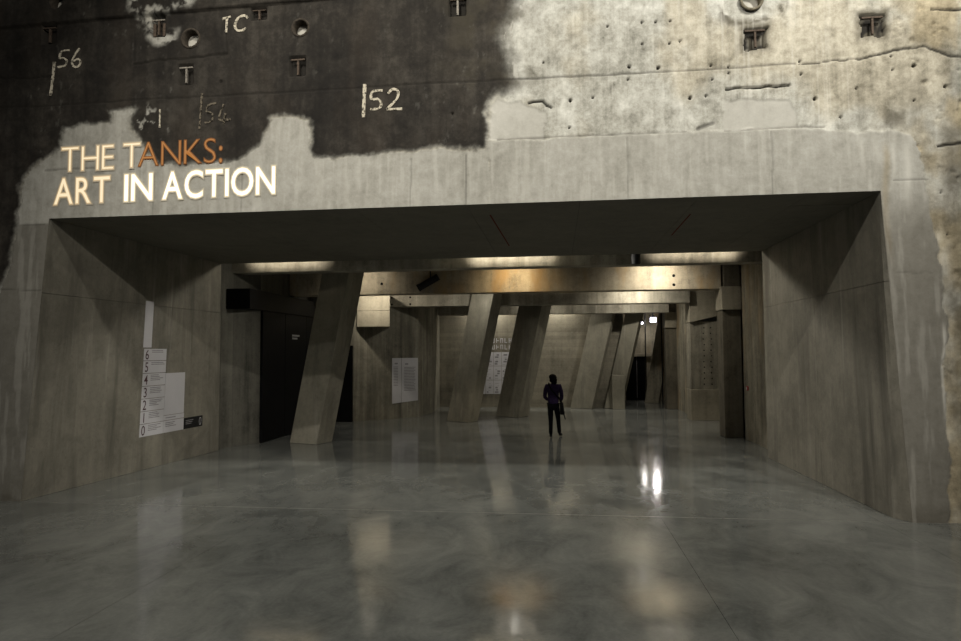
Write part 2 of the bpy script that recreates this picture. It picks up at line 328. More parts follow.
def wall_grid(us, zs, xmap):
    U, Zg = np.meshgrid(us, zs); X = xmap(U, Zg); f = wall_fields(X, Zg)
    ny, nx = X.shape; idx = np.arange(nx*ny).reshape(ny, nx)
    q = np.stack([idx[:-1, :-1], idx[:-1, 1:], idx[1:, 1:], idx[1:, :-1]], -1).reshape(-1, 4)
    return X.ravel(), Zg.ravel(), [a.ravel() for a in f], q
def spaced(a, b, s): return np.linspace(a, b, max(2, int(round((b-a)/s))+1))
def build_front_wall():
    gx = np.r_[spaced(-16, -9.0, .35)[:-1], spaced(-9.0, 5.7, .0165)[:-1], spaced(5.7, 14, .35)]
    gz = np.r_[spaced(H, 7.95, .0165)[:-1], spaced(7.95, 14, .4)]
    G = [wall_grid(gx, gz, lambda u, z: u)]
    zz = np.r_[spaced(0, H, .022)]
    uL = np.r_[spaced(-16, -9.2, .4)[:-1], spaced(-9.2, XL, .022)]
    k = lambda u, z: np.where(u > -9.2, -9.2 + (u+9.2)/(XL+9.2)*(jl(0, z)+9.2), u)
    G.append(wall_grid(uL, zz, k))
    uR = np.r_[spaced(XR, 5.7, .022)[:-1], spaced(5.7, 14, .4)]
    kr = lambda u, z: np.where(u < 5.7, 5.7 + (u-5.7)/(XR-5.7)*(jr(0, z)-5.7), u)
    G.append(wall_grid(uR, zz, kr))
    V = []; Q = []; A = [[] for _ in range(8)]; off = 0
    for X, Z, f, q in G:
        hh = f[0]*1.0
        # relief fades out right at the passage arris so that the reveal planes meet it
        e = np.where(Z <= H+.001, np.minimum(np.abs(X-jl(0, np.minimum(Z, H))), np.abs(X-jr(0, np.minimum(Z, H)))), 9.0)
        e = np.minimum(e, np.where((X > XL-.05) & (X < XR+.1), np.abs(Z-H), 9.0))
        hh = np.where(hh < 0, hh*sstep(.12, .35, e), hh*sstep(0, .05, e))
        V.append(np.stack([X, -hh, Z], -1)); Q.append(q+off); off += len(X)
        for i in range(8): A[i].append(f[i])
    V = np.concatenate(V); Q = np.concatenate(Q); A = [np.concatenate(a) for a in A]
    m = bpy.data.meshes.new('wall_front'); m.vertices.add(len(V)); m.vertices.foreach_set('co', V.ravel())
    m.loops.add(Q.size); m.loops.foreach_set('vertex_index', Q.ravel().astype(np.int32))
    m.polygons.add(len(Q)); m.polygons.foreach_set('loop_start', np.arange(0, Q.size, 4, dtype=np.int32)); m.polygons.foreach_set('loop_total', np.full(len(Q), 4, np.int32))
    m.update(calc_edges=True)
    for nm, idx in (('coat', (1, 2, 3)), ('wear', (4, 5, 6))):
        a = m.color_attributes.new(nm, 'FLOAT_COLOR', 'POINT'); d = np.ones((len(V), 4), np.float32)
        for c, i in enumerate(idx): d[:, c] = A[i]
        if nm == 'coat': d[:, 3] = A[7]
        a.data.foreach_set('color', d.ravel())
    m.polygons.foreach_set('use_smooth', np.ones(len(Q), bool))
    return m

def wall_material():
    b = NB('old_wall'); p = b.pos()
    coat = b.sep(b.attr('coat').outputs['Vector']); wear = b.sep(b.attr('wear').outputs['Vector'])
    big = b.noise(p, .8, 5, .6, .5); med = b.noise(p, 4.5, 6, .68, .3); fine = b.noise(p, 40, 3, .6)
    st = b.noise(b.map(p, (5, 5, .3)), 1.5, 4, .6)
    v = b.math('ADD', b.math('MULTIPLY', big, .28), b.math('ADD', b.math('MULTIPLY', med, .29), b.math('ADD', b.math('MULTIPLY', st, .17), b.math('ADD', b.math('MULTIPLY', fine, .05), b.math('MULTIPLY', b.noise(p, 13, 6, .75), .22)))))
    old = b.ramp(v, (.38, (.130, .125, .100)), (.48, (.340, .330, .285)), (.60, (.60, .592, .535)))
    fr = b.ramp(v, (.36, (.200, .191, .162)), (.48, (.312, .301, .262)), (.62, (.43, .418, .375)))
    tar = b.ramp(v, (.38, (.008, .0068, .0054)), (.49, (.020, .0172, .0136)), (.62, (.048, .042, .034)))
    tar = b.mix(1.0, tar, b.ramp(b.noise(b.map(p, (1, 1, .6), (4, 0, 2)), .9, 4, .65, .6), (.35, .6), (.65, 1.5)), 'MULTIPLY')
    tarred = b.ramp(b.noise(b.map(p, (1, 1, .35)), 1.3, 3, .6), (.52, 0.0), (.75, .45))
    tar = b.mix(tarred, tar, (.038, .028, .019))
    c = b.mix(coat[1], old, fr)
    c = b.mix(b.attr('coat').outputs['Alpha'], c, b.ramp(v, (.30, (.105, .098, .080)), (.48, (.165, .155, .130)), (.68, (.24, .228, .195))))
    c = b.mix(b.math('MULTIPLY', wear[1], .8), c, b.mix(1.0, c, (.80, .66, .44), 'MULTIPLY'))
    c = b.mix(coat[0], c, tar)
    c = b.mix(b.math('MULTIPLY', coat[2], .9), c, b.mix(.6, (.035, .03, .02), (.08, .068, .045)))
    c = b.mix(b.math('MULTIPLY', wear[0], .75), c, (.60, .58, .52))
    c = b.mix(wear[2], c, (.015, .013, .010))
    b.bump(b.math('ADD', med, b.math('MULTIPLY', fine, .6)), .13, .02)
    return b.fin(c, .8, .2)
M['wall'] = wall_material()
wall_front = tag(link('wall_front', build_front_wall(), M['wall']), kind='structure', label='old concrete hall wall with dark coated area above the passage')

# ---- sockets and anchor pockets in the front wall
M['socket'] = concrete('socket_plug', (.42, .40, .35), .3, .1, seed=20)
M['socket_rim'] = plain('socket_rim', (.16, .14, .10), .85, .2, 0, .35, 25)
M['socket_rim_dark'] = plain('socket_rim_dark', (.045, .037, .028), .85, .2, 0, .35, 25)
for i, (x, z, r) in enumerate(SOCKETS):
    bm = bmesh.new(); n = 28
    prof = [(r+.03, .012), (r+.026, -.012), (r-.002, -.010), (r-.012, .10), (r-.02, .16)]
    rings = [[bm.verts.new((x+a*math.cos(2*math.pi*k/n), y, z+a*math.sin(2*math.pi*k/n))) for k in range(n)] for a, y in prof]
    for A_, B_ in zip(rings[:-1], rings[1:]):
        for k in range(n): bm.faces.new((A_[k], A_[(k+1) % n], B_[(k+1) % n], B_[k]))
    rim = link('round_socket', bm_mesh('round_socket', bm, True), M['socket_rim' if i == 3 else 'socket_rim_dark'], wall_front)
    bm = bmesh.new(); add_tube(bm, (x, .13, z), (x, .19, z), r-.01, None, 28); link('socket_plug', bm_mesh('socket_plug', bm), M['socket'], rim)
for i, (x, z, w, h) in enumerate(POCKETS):
    bm = bmesh.new()
    add_hex(bm, boxpts(x-w*.44, x+w*.44, .005, .035, z+h*.30, z+h*.38), .003)          # head of the T
    fr = link('anchor_bar', bm_mesh('anchor_bar', bm), M['iron_pale' if i in (1, 0) else 'iron'], wall_front)
    bm = bmesh.new(); add_hex(bm, boxpts(x-.012, x+.016, .01, .045, z-h*.42, z+h*.30), .003); link('anchor_stem', bm_mesh('anchor_stem', bm), M['iron_pale' if i in (1, 5) else 'iron'], fr)
    if i == 0:
        for sg in (-1, 1):
            bm = bmesh.new(); add_hex(bm, boxpts(x+sg*w*.32-.022, x+sg*w*.32+.022, .03, .06, z-h*.45, z+h*.2), .003); link('anchor_cheek', bm_mesh('anchor_cheek', bm), M['iron'], fr)
# ---- painted level numbers (brush strokes lying on the wall)
def chalk(name, col, worn):
    b = NB(name); n = b.noise(b.pos(), 30, 3, .6)
    return b.fin(b.ramp(n, (.5-worn, mul(col, .18)), (.5, col)), .85, .1)
M['chalk'] = chalk('level_paint', (.52, .47, .37), .12)
M['chalk_worn'] = chalk('level_paint_worn', (.14, .12, .09), .05)
def stroke(name, pts, w, mat, label=None):
    # pts: list of polylines in (x, z); one flat brush-stroke mesh
    bm = bmesh.new()
    for pl in pts:
        # smooth
        P = [Vector((a, b)) for a, b in pl]
        S = []
        for i in range(len(P)-1):
            p0, p1, p2, p3 = P[max(i-1, 0)], P[i], P[i+1], P[min(i+2, len(P)-1)]
            for t in (0, .25, .5, .75): S.append(.5*((2*p1)+(-p0+p2)*t+(2*p0-5*p1+4*p2-p3)*t*t+(-p0+3*p1-3*p2+p3)*t**3))
        S.append(P[-1]); L = []
        for i, s in enumerate(S):
            d = (S[min(i+1, len(S)-1)]-S[max(i-1, 0)]).normalized(); n = Vector((-d.y, d.x))
            ww = w*(.8+.4*random.random())/2
            rows = []
            for sg in (-1, 1):
                q = s+n*ww*sg; rows += [bm.verts.new((q.x, -.010, q.y)), bm.verts.new((q.x, .03, q.y))]
            L.append(rows)
        for a, b in zip(L[:-1], L[1:]):
            bm.faces.new((a[0], b[0], b[2], a[2])); bm.faces.new((a[0], a[1], b[1], b[0])); bm.faces.new((a[2], b[2], b[3], a[3]))
        for e in (L[0], L[-1]): bm.faces.new((e[0], e[2], e[3], e[1]))
    o = link(name, bm_mesh(name, bm), mat, wall_front)
    if label: o['label'] = label
    return o
stroke('painted_number', [[(-7.43,6.91),(-7.56,6.90),(-7.59,6.79),(-7.52,6.79),(-7.47,6.74),(-7.50,6.67),(-7.63,6.65)]], .030, M['chalk'], 'chalky white painted numeral 5')
stroke('painted_number', [[(-7.26,6.93),(-7.34,6.82),(-7.38,6.72),(-7.35,6.65),(-7.28,6.64),(-7.24,6.70),(-7.27,6.76),(-7.36,6.73)]], .030, M['chalk'], 'chalky white painted numeral 6')
stroke('painted_tick', [[(-7.68,6.74),(-7.70,6.48),(-7.73,6.21)]], .042, M['chalk'])
stroke('painted_number', [[(-4.93,7.23),(-4.80,7.26)], [(-4.855,7.25),(-4.87,7.02)]], .035, M['chalk'], 'faded white painted numeral 1')
stroke('painted_number', [[(-4.53,7.22),(-4.58,7.26),(-4.68,7.23),(-4.73,7.12),(-4.69,7.04),(-4.60,7.04),(-4.56,7.07)]], .035, M['chalk'], 'faded white painted letter C')
stroke('painted_tick', [[(-5.91,5.90),(-5.91,5.62)]], .022, M['chalk'])
stroke('painted_tick', [[(-5.24,6.11),(-5.27,5.57)]], .034, M['chalk_worn'])
stroke('painted_number', [[(-5.01,5.95),(-5.14,5.92),(-5.16,5.83),(-5.08,5.80),(-5.06,5.72),(-5.11,5.67),(-5.19,5.66)]], .028, M['chalk_worn'], 'nearly worn away painted numeral 5')
stroke('painted_number', [[(-4.89,5.93),(-4.96,5.70),(-4.78,5.69)], [(-4.86,5.80),(-4.89,5.62)]], .028, M['chalk_worn'], 'nearly worn away painted numeral 4')
stroke('painted_tick', [[(-2.725,6.11),(-2.735,5.86),(-2.745,5.62)]], .045, M['chalk'])
stroke('painted_number', [[(-2.46,6.0),(-2.61,5.99),(-2.625,5.88),(-2.54,5.88),(-2.48,5.82),(-2.51,5.74),(-2.64,5.73)]], .034, M['chalk'], 'chalky white painted numeral 5')
stroke('painted_number', [[(-2.38,5.95),(-2.31,6.01),(-2.23,5.98),(-2.24,5.88),(-2.32,5.79),(-2.40,5.72)], [(-2.40,5.72),(-2.17,5.715)]], .034, M['chalk'], 'chalky white painted numeral 2')

# ------------------------------------------------------------------ floor: base with separate cast slabs
def floor_material():
    b = NB('polished_floor'); p = b.pos()
    big = b.noise(p, .45, 5, .6, .8); med = b.noise(b.map(p, (1.2, .8, 1)), 1.7, 6, .68, .9); fine = b.noise(p, 26, 4, .65)
    v = b.math('ADD', b.math('MULTIPLY', big, .45), b.math('ADD', b.math('MULTIPLY', med, .43), b.math('MULTIPLY', fine, .12)))
    c = b.ramp(v, (.36, (.092, .096, .089)), (.48, (.155, .161, .149)), (.62, (.228, .234, .214)))
    tr = b.ramp(b.noise(p, 5.5, 5, .7, 1.2), (.60, 0.0), (.75, .30)); c = b.mix(tr, c, (.075, .076, .068))
    r = b.ramp(b.math('ADD', b.math('MULTIPLY', med, .6), b.math('MULTIPLY', big, .4)), (.35, .07), (.65, .16))
    b.bump(b.noise(b.map(p, (.8, 1.6, 1)), 2.2, 3, .5), .03, .03)
    return b.fin(c, r, .62)
M['floor'] = floor_material()
M['grout'] = plain('joint_filler', (.05, .048, .042), .9, .1)
fl = box('floor', -16, 14, -22, 23, -.30, -.016, M['grout'], bevel=0); tag(fl, kind='structure', label='polished grey concrete floor of the hall and passage')
xs = [-16, -10.5, -7.2, -3.92, 1.35, 4.1, 7.0, 14]; ys = [-22, -14, -8.5, -4.2, 0.0, 4.2, 8.06, 12.2, 16.3, 23]
for j in range(len(ys)-1):
    for i in range(len(xs)-1):
        g = .002
        bm = bmesh.new(); add_hex(bm, boxpts(xs[i]+g, xs[i+1]-g, ys[j]+g, ys[j+1]-g, -.10, 0), 0)
        link('slab', bm_mesh('slab', bm), M['floor'], fl)

M['pale_joint'] = plain('pale_joint', (.19, .185, .165), .4, .5, 0, .35, 6)
box('joint_strip', -9, 5.2, -.016, .0, -.012, .001, M['pale_joint'], fl, 0)
# ------------------------------------------------------------------ passage reveals and soffit
def strip_panels(parent, surf, us, vs, mat, name='panel', g=.003, depth=.12, n=6):
    # surf(u, v, off): point on the surface pushed back by off; each panel a slab following it
    for (u0, u1) in zip(us[:-1], us[1:]):
        for (v0, v1) in zip(vs[:-1], vs[1:]):
            V = []; F = []; a = np.linspace(u0+g, u1-g, n); c = np.linspace(v0+g, v1-g, n)
            for o in (0, depth):
                for y in c:
                    for x in a: V.append(surf(x, y, o))
            N = n*n; I = lambda k, j, i: k*N+j*n+i
            for j in range(n-1):
                for i in range(n-1):
                    F.append((I(0,j,i), I(0,j,i+1), I(0,j+1,i+1), I(0,j+1,i))); F.append((I(1,j,i), I(1,j+1,i), I(1,j+1,i+1), I(1,j,i+1)))
            for i in range(n-1):
                F += [(I(0,0,i), I(1,0,i), I(1,0,i+1), I(0,0,i+1)), (I(0,n-1,i), I(0,n-1,i+1), I(1,n-1,i+1), I(1,n-1,i)), (I(0,i,0), I(0,i+1,0), I(1,i+1,0), I(1,i,0)), (I(0,i,n-1), I(1,i,n-1), I(1,i+1,n-1), I(0,i+1,n-1))]
            bm = bmesh.new(); bm.from_mesh(mesh('t', V, F)); link(name, bm_mesh(name, bm), mat, parent)
wl = hexo('wall_left_reveal', [(jl(0,0)-.3,.06,-.01),(jl(0,0)-.06,.06,-.01),(XL-.10,D-.02,-.01),(XL-.3,D-.02,-.01),(XL-.3,.06,H+.2),(XL-.10,.06,H+.2),(XL-.10,D-.02,H+.2),(XL-.3,D-.02,H+.2)], M['grout'], bevel=0)
tag(wl, kind='structure', label='left concrete reveal of the passage in large cast panels')
strip_panels(wl, lambda y, z, o: (jl(y, z)-o, y, z), [.003, 2.38, D], [0.0, 3.15, H], M['portal'])
wr = hexo('wall_right_reveal', [(jr(0,0)+.10,.06,-.01),(jr(0,0)+.4,.06,-.01),(XR+.4,D-.02,-.01),(XR+.115,D-.02,-.01),(XR+.115,.06,H+.2),(XR+.4,.06,H+.2),(XR+.4,D-.02,H+.2),(XR+.115,D-.02,H+.2)], M['grout'], bevel=0)
tag(wr, kind='structure', label='right concrete reveal of the passage in large cast panels')
strip_panels(wr, lambda y, z, o: (jr(y, z)+o, y, z), [.003, 2.4, 4.2, D], [0.0, 3.1, H], M['portal'], n=40)
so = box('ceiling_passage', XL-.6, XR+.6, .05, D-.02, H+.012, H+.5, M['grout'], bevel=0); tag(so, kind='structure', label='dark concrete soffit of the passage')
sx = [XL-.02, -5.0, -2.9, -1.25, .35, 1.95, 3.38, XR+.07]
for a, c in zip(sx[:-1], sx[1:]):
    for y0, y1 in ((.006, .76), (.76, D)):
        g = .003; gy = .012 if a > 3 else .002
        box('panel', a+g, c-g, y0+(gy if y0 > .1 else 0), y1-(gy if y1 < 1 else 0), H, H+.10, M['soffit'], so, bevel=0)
M['redmark'] = plain('red_chalk', (.12, .030, .022), .9, .1)
for (x0, y0, x1, y1) in ((-.98, .72, -.90, 3.6), (2.05, 1.1, 2.08, 2.9)):
    bm = bmesh.new(); add_hex(bm, [(x0-.012,y0,H-.002),(x0+.012,y0,H-.002),(x1+.012,y1,H-.002),(x1-.012,y1,H-.002),(x0-.012,y0,H+.004),(x0+.012,y0,H+.004),(x1+.012,y1,H+.004),(x1-.012,y1,H+.004)])
    link('red_line', bm_mesh('red_line', bm), M['redmark'], so)
# upstand over the passage towards the lamp slot
box('upstand', XL-.6, XR+.6, D-.30, D-.01, H+.10, 5.0, M['soffit'], so, bevel=0)

# ------------------------------------------------------------------ inner hall shell
CZ = 5.0
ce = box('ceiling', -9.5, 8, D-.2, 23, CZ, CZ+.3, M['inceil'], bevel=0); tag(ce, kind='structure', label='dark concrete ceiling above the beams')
def wallseg(name, pts, mat, z1=CZ, t=.25, label=None, parent=None):
    # pts run so that the visible face lies on their right-hand side (towards the room)
    bm = bmesh.new(); P = [Vector((a, b, 0)) for a, b in pts]
    for a, b in zip(P[:-1], P[1:]):
        d = (b-a).normalized(); n = Vector((-d.y, d.x, 0))*t
        add_hex(bm, [a, b, b+n, a+n, a+Vector((0,0,z1)), b+Vector((0,0,z1)), b+n+Vector((0,0,z1)), a+n+Vector((0,0,z1))])
    o = link(name, bm_mesh(name, bm), mat, parent); return tag(o, kind='structure', label=label) if not parent else o
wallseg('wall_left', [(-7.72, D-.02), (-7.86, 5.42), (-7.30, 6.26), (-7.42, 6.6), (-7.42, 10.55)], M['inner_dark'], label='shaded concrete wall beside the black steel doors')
wallseg('wall_left_recess', [(-8.6, 10.5), (-8.6, 11.6)], M['dark'], label='dark recess beside the steel doors')
wallseg('wall_panel', [(-8.6, 11.2), (-6.5, 11.2), (-4.75, 12.9), (-4.56, 14.7), (-4.75, 16.95)], M['inner_v'], label='board marked concrete wall with the white text sheet')
wallseg('wall_back', [(-4.9, 16.9), (2.62, 16.9)], M['inner_h'], label='board marked rear wall behind the raking struts')
wallseg('wall_far_left', [(2.62, 16.9), (2.9, 21.2)], M['inner_h'], label='return wall leading to the far door')
wf = wallseg('wall_far', [(2.5, 21.0), (8, 21.0)], M['right'], label='far wall with the black doorway')
wallseg('wall_right', [(5.31, 12.20), (5.31, 8.2), (4.67, 8.2), (4.67, D-.02)], M['right'], label='stained concrete wall right of the beams')
wallseg('wall_right_far', [(5.7, 21.1), (5.7, 18.8), (4.55, 18.8), (4.55, 12.96)], M['right'], label='old concrete wall beyond the pitted pier')

# ------------------------------------------------------------------ beams
def beam(pts, mat, label, extra=None):
    x0, x1, y0, y1, z0, z1 = pts
    root = box('concrete_beam', x0, x1, y0, y1, z0, z1, mat, bevel=.012)
    return tag(root, label, 'beam', 'cross beams of the inner hall')
beam((-7.95, 4.7, 5.62, 6.02, 4.14, CZ-.002), M['beam'], 'shallow pale concrete beam nearest the passage, running its full width')
b2 = beam((-7.4, 4.24, 8.20, 8.62, 3.81, 4.46), M['beam_ochre'], 'deep concrete beam with rusty orange stain in its middle')
b3 = beam((-5.56, 4.235, 12.08, 12.55, 3.75, 4.36), M['beam'], 'third concrete beam from the passage, ending in two bolt holes')
b4 = beam((-4.6, 4.2, 15.75, 16.15, 3.66, CZ-.002), M['beam'], 'rearmost thin concrete beam above the far struts')
def bolts(parent, pts, r=.035):
    for (x, y, z) in pts: tube('bolt_recess', (x, y-.004, z), (x, y+.03, z), r, M['dark'], parent, n=10)
bolts(b3, [(-5.48, 12.08, 4.06), (-5.48, 12.08, 3.83), (-4.85, 12.08, 4.06), (-4.85, 12.08, 3.83)])
bolts(b2, [(3.05, 8.2, 4.17), (3.05, 8.2, 3.93), (-4.75, 8.2, 4.10)], .04)
blk = empty('concrete_corbel', (-5.83, 11.5, 3.05)); tag(blk, 'brightly lit concrete corbel block above the white text sheet wall', 'corbel')
for z0, z1 in ((3.05, 3.56), (3.568, 4.15)):
    o = hexo('block', [(-6.40,11.18,z0),(-5.31,11.18,z0),(-5.62,12.25,z0),(-6.40,12.25,z0),(-6.40,11.18,z1),(-5.31,11.18,z1),(-5.62,12.25,z1),(-6.40,12.25,z1)], M['cap']); o.parent = blk; o.matrix_parent_inverse = Matrix.Translation((5.83, -11.5, -3.05))
# thin post and pilaster in the upper left corner
p = box('concrete_post', -7.41, -7.12, 9.6, 9.9, 3.6, CZ-.002, M['inner_v']); tag(p, 'short dark post on top of the black steel canopy', 'post')

# ------------------------------------------------------------------ raking struts
def strut(l, m_, lean, label, depth=.62, mat=None, z1=CZ-.002, foot=None):
    l, m_ = Vector((*l, 0)), Vector((*m_, 0)); d = (m_-l).normalized(); n = Vector((-d.y, d.x, 0))*depth
    base = [l, m_, m_+n, l+n]; sh = Vector((lean*z1, 0, z1))
    c = sum(base, Vector())/4
    root = empty('raking_strut', c); tag(root, label, 'column', 'raking concrete struts of the inner hall')
    o = hexo('shaft', [q-c for q in base]+[q-c+sh for q in base], mat or M['strut'], root, bevel=.015)
    return root
strut((-6.58, 6.40), (-5.79, 6.12), .192, 'largest leaning concrete strut, beside the black steel doors', .60)
strut((-3.55, 11.62), (-2.79, 11.15), .205, 'leaning concrete strut right of the white text sheet', .50)
strut((-2.13, 13.32), (-1.31, 12.80), .220, 'leaning concrete strut left of the walking person', .60)
strut((.50, 16.55), (1.32, 16.25), .235, 'leaning concrete strut just right of the walking person', .36)
s5 = strut((1.80, 16.52), (2.38, 16.28), .235, 'leaning concrete strut with upright foot left of the far doorway', .36)
c5 = s5.location
o = box('upright_foot', 2.10-c5.x, 2.57-c5.x, 16.18-c5.y, 16.75-c5.y, 0, 1.30, M['strut'], s5)
strut((3.72, 19.4), (4.28, 19.2), .175, 'narrow leaning strut at the right edge of the far doorway', .4, M['right'])

# ------------------------------------------------------------------ right-hand columns
def col(name, x0, x1, y0, y1, zc, prot, label, mat, zt=CZ-.002):
    root = empty(name, ((x0+x1)/2, (y0+y1)/2, 0)); tag(root, label, 'column'); c = root.location
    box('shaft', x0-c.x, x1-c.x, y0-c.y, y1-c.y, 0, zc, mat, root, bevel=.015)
    box('corbel', x0-.03-c.x, x1+.02-c.x, y0-prot-c.y, y1-c.y, zc, zc+.60, M['cap'], root, bevel=.015)
    box('head', x0+.06-c.x, x1-c.x, y0-c.y, y1-c.y, zc+.60, zt, mat, root, bevel=.015)
    return root
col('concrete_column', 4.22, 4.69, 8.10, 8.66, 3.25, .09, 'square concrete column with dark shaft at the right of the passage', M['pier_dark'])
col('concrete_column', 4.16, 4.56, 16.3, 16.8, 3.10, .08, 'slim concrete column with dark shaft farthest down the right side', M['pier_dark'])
r = empty('concrete_pier', (4.75, 12.65, 0)); tag(r, 'wide pitted concrete pier with small holes down its face', 'column'); c = r.location
box('shaft', 4.26-c.x, 5.3-c.x, 12.32-c.y, 12.95-c.y, 0, 3.16, M['pier'], r, bevel=.015)
hexo('corbel', [(4.24-c.x,12.22-c.y,3.12),(5.3-c.x,12.22-c.y,3.36),(5.3-c.x,12.95-c.y,3.36),(4.24-c.x,12.95-c.y,3.12),(4.24-c.x,12.22-c.y,CZ-.002),(5.3-c.x,12.22-c.y,CZ-.002),(5.3-c.x,12.95-c.y,CZ-.002),(4.24-c.x,12.95-c.y,CZ-.002)], M['cap'], r, bevel=.01)
for k in range(11):
    for dx in (4.68, 4.90):
        tube('tie_hole', (dx+random.uniform(-.03,.03)-c.x, 12.316-c.y, 1.15+k*.18-c.z), (dx-c.x, 12.35-c.y, 1.15+k*.18), .022, M['dark'], r, n=8)
box('plinth', 4.24-c.x, 5.3-c.x, 12.29-c.y, 12.94-c.y, 0, .98, M['cap'], r, bevel=.01)
cp = empty('call_point', (4.67, 7.60, 1.28)); tag(cp, 'tiny red fire call point on the stained right wall', 'call point')
box('casing', -.035, 0, -.045, .045, -.05, .05, M['red'], cp, .005); box('glass', -.040, -.034, -.03, .03, -.03, .03, M['white'], cp, .001)

# ------------------------------------------------------------------ steel doors at the left
d1 = tag(empty('door_1', (-7.24, 8.4, 0)), kind='structure', label='tall black steel doors under a projecting canopy')
def rel(o, root):
    o.parent = root; o.matrix_parent_inverse = Matrix.Translation(-root.location); return o
def sub(o, part):
    o.parent = part; o.matrix_parent_inverse = Matrix.Identity(4); return o
for y0, y1 in ((6.27, 7.60), (7.61, 9.05), (9.06, 10.5)):
    rel(box('door_leaf', -7.40, -7.24, y0, y1, .02, 3.28, M['steel'], bevel=.006), d1)
can = rel(box('canopy', -7.80, -7.2, 5.50, 10.5, 3.275, 3.755, M['steel'], bevel=.01), d1)
M['lettering'] = plain('white_lettering', (.60, .60, .60), .6, .2)
for k, (z, n) in enumerate(((2.70, 7), (2.62, 5))):
    bm = bmesh.new()
    for i in range(n): add_hex(bm, boxpts(-7.242, -7.236, 8.06+i*.072, 8.06+i*.072+.045, z-.024, z+.024))
    rel(link('door_lettering', bm_mesh('door_lettering', bm), M['lettering']), d1)

d3 = tag(empty('door_3', (-6.95, 11.15, 0)), kind='structure', label='narrow black doorway behind the largest strut')
rel(box('door_leaf', -7.40, -6.95, 11.13, 11.19, 0, 2.45, M['dark'], bevel=.004), d3); rel(box('door_leaf', -6.945, -6.53, 11.13, 11.19, 0, 2.45, M['dark'], bevel=.004), d3)
# ------------------------------------------------------------------ far doorway and lamp
d2 = tag(empty('door_2', (3.47, 20.97, 0)), kind='structure', label='far black doorway under the bright lamp')
rel(box('door_leaf', 3.12, 3.60, 20.93, 20.98, 0, 1.97, M['dark'], bevel=.004), d2)
rel(box('door_leaf', 3.615, 3.98, 20.93, 20.98, 0, 1.97, M['dark'], bevel=.004), d2)
rel(box('door_edge', 3.595, 3.62, 20.91, 20.98, .1, 1.8, M['inkgrey'], bevel=.003), d2)
rel(box('door_lintel', 2.95, 4.25, 20.85, 21.0, 1.98, 2.12, M['cap'], bevel=.01), d2)
for i, x in enumerate((3.93, 4.42)):
    o = tube('conduit_pipe', (x, 20.3-i*1.35, 0), (x, 20.3-i*1.35, CZ-.002), .028, M['black'], n=10)
    tag(o, ('thin black conduit in front of the far doorway edge', 'thin black conduit rising to the right of the far lamp')[i], 'pipe')
def bulkhead(x, y, z, w, h, power, label):
    root = empty('bulkhead_lamp', (x, y, z)); tag(root, label, 'lamp')
    box('housing', -w/2-.02, w/2+.02, .02, .12, -h/2-.02, h/2+.02, M['black'], root, .01)
    box('diffuser', -w/2, w/2, -.03, .03, -h/2, h/2, emit('lamp_glow_%s' % ('large' if w > .2 else 'small'), (.86, .84, 1.0), 6 if w > .2 else 5), root, .015)
    box('bracket', -.03, .03, .1, .20, -.04, CZ-z, M['black'], root, .004)
    l = bpy.data.lights.new('lamp_light', 'POINT'); l.energy = power; l.color = (1, .93, .85); l.shadow_soft_size = .1
    lo = bpy.data.objects.new('lamp_light', l); COL.objects.link(lo); lo.parent = root; lo.location = (0, -.15, -.05)
bulkhead(4.27, 20.2, 3.60, .26, .22, 30, 'bright far lamp with bluish white glow')
bulkhead(3.80, 20.5, 3.48, .14, .10, 8, 'small dim lamp left of the bright far lamp')

# ------------------------------------------------------------------ strip lamps hidden between the beams
tube_mat = emit('strip_tube', (1.0, .88, .68), 6)
def strip_lamp(x, y, z, power, aim, color=WARM, size=150, blend=1.0, label='', length=1.1, wash=0, wcolor=None, waim=(0, 1, -.45), radius=.09, wsize=130):
    root = empty('strip_light', (x, y, z)); tag(root, label, 'lamp', 'strip lights between the beams')
    box('housing', -length/2, length/2, -.05, .05, .02, .08, M['black'], root, .008)
    bm = bmesh.new(); add_tube(bm, (-length/2+.04, 0, 0), (length/2-.04, 0, 0), .018, None, 12); link('tube', bm_mesh('tube', bm, True), tube_mat, root)
    for s in (-1, 1): box('hanger', s*length*.35-.008, s*length*.35+.008, -.008, .008, .08, CZ-z, M['black'], root, .002)
    if power: spot('strip_spot', (0, 0, -.03), aim, power, color, size, blend, radius, root)
    n = 1 if radius > .05 else 5
    for k in range(n if wash else 0):
        dx = (k-(n-1)/2)*.36; spot('strip_wash', (dx, .02, -.03), (dx+waim[0], .02+waim[1], -.03+waim[2]), wash/n, wcolor or color, wsize, 1.0, .10 if n == 1 else .04, root)
COOL = (1.0, .95, .84)
def bay_lamp(x, y, z, down, wash, label, aim=(0, .1, -1), size=172, blend=1.0, wcolor=WARM, waim=(0, 1, -.45), radius=.09, wsize=130):
    strip_lamp(x, y, z, down, aim, COOL, size, blend, label, wash=wash, wcolor=wcolor, waim=waim, radius=radius, wsize=wsize)
# over the inner edge of the passage: two aimed at the reveals, all washing the first beam
bay_lamp(-6.3, 5.22, 4.395, 0, 46, 'strip lamp above the passage edge near the left reveal', radius=.015, waim=(0, 1, .3), wsize=112)
bay_lamp(-1.0, 5.22, 4.395, 480, 70, 'strip lamp above the middle of the passage edge', (5.3, -2.6, -2.2), 74, .5, radius=.015, waim=(0, 1, .3), wsize=112)
spot('strip_spot', (-1.1, 5.22, 4.365), (-7.8, 2.4, 2.0), 400, COOL, 70, .5, .015)
bay_lamp(3.0, 5.22, 4.395, 0, 60, 'strip lamp above the passage edge near the right reveal', radius=.015, waim=(0, 1, .3), wsize=112)
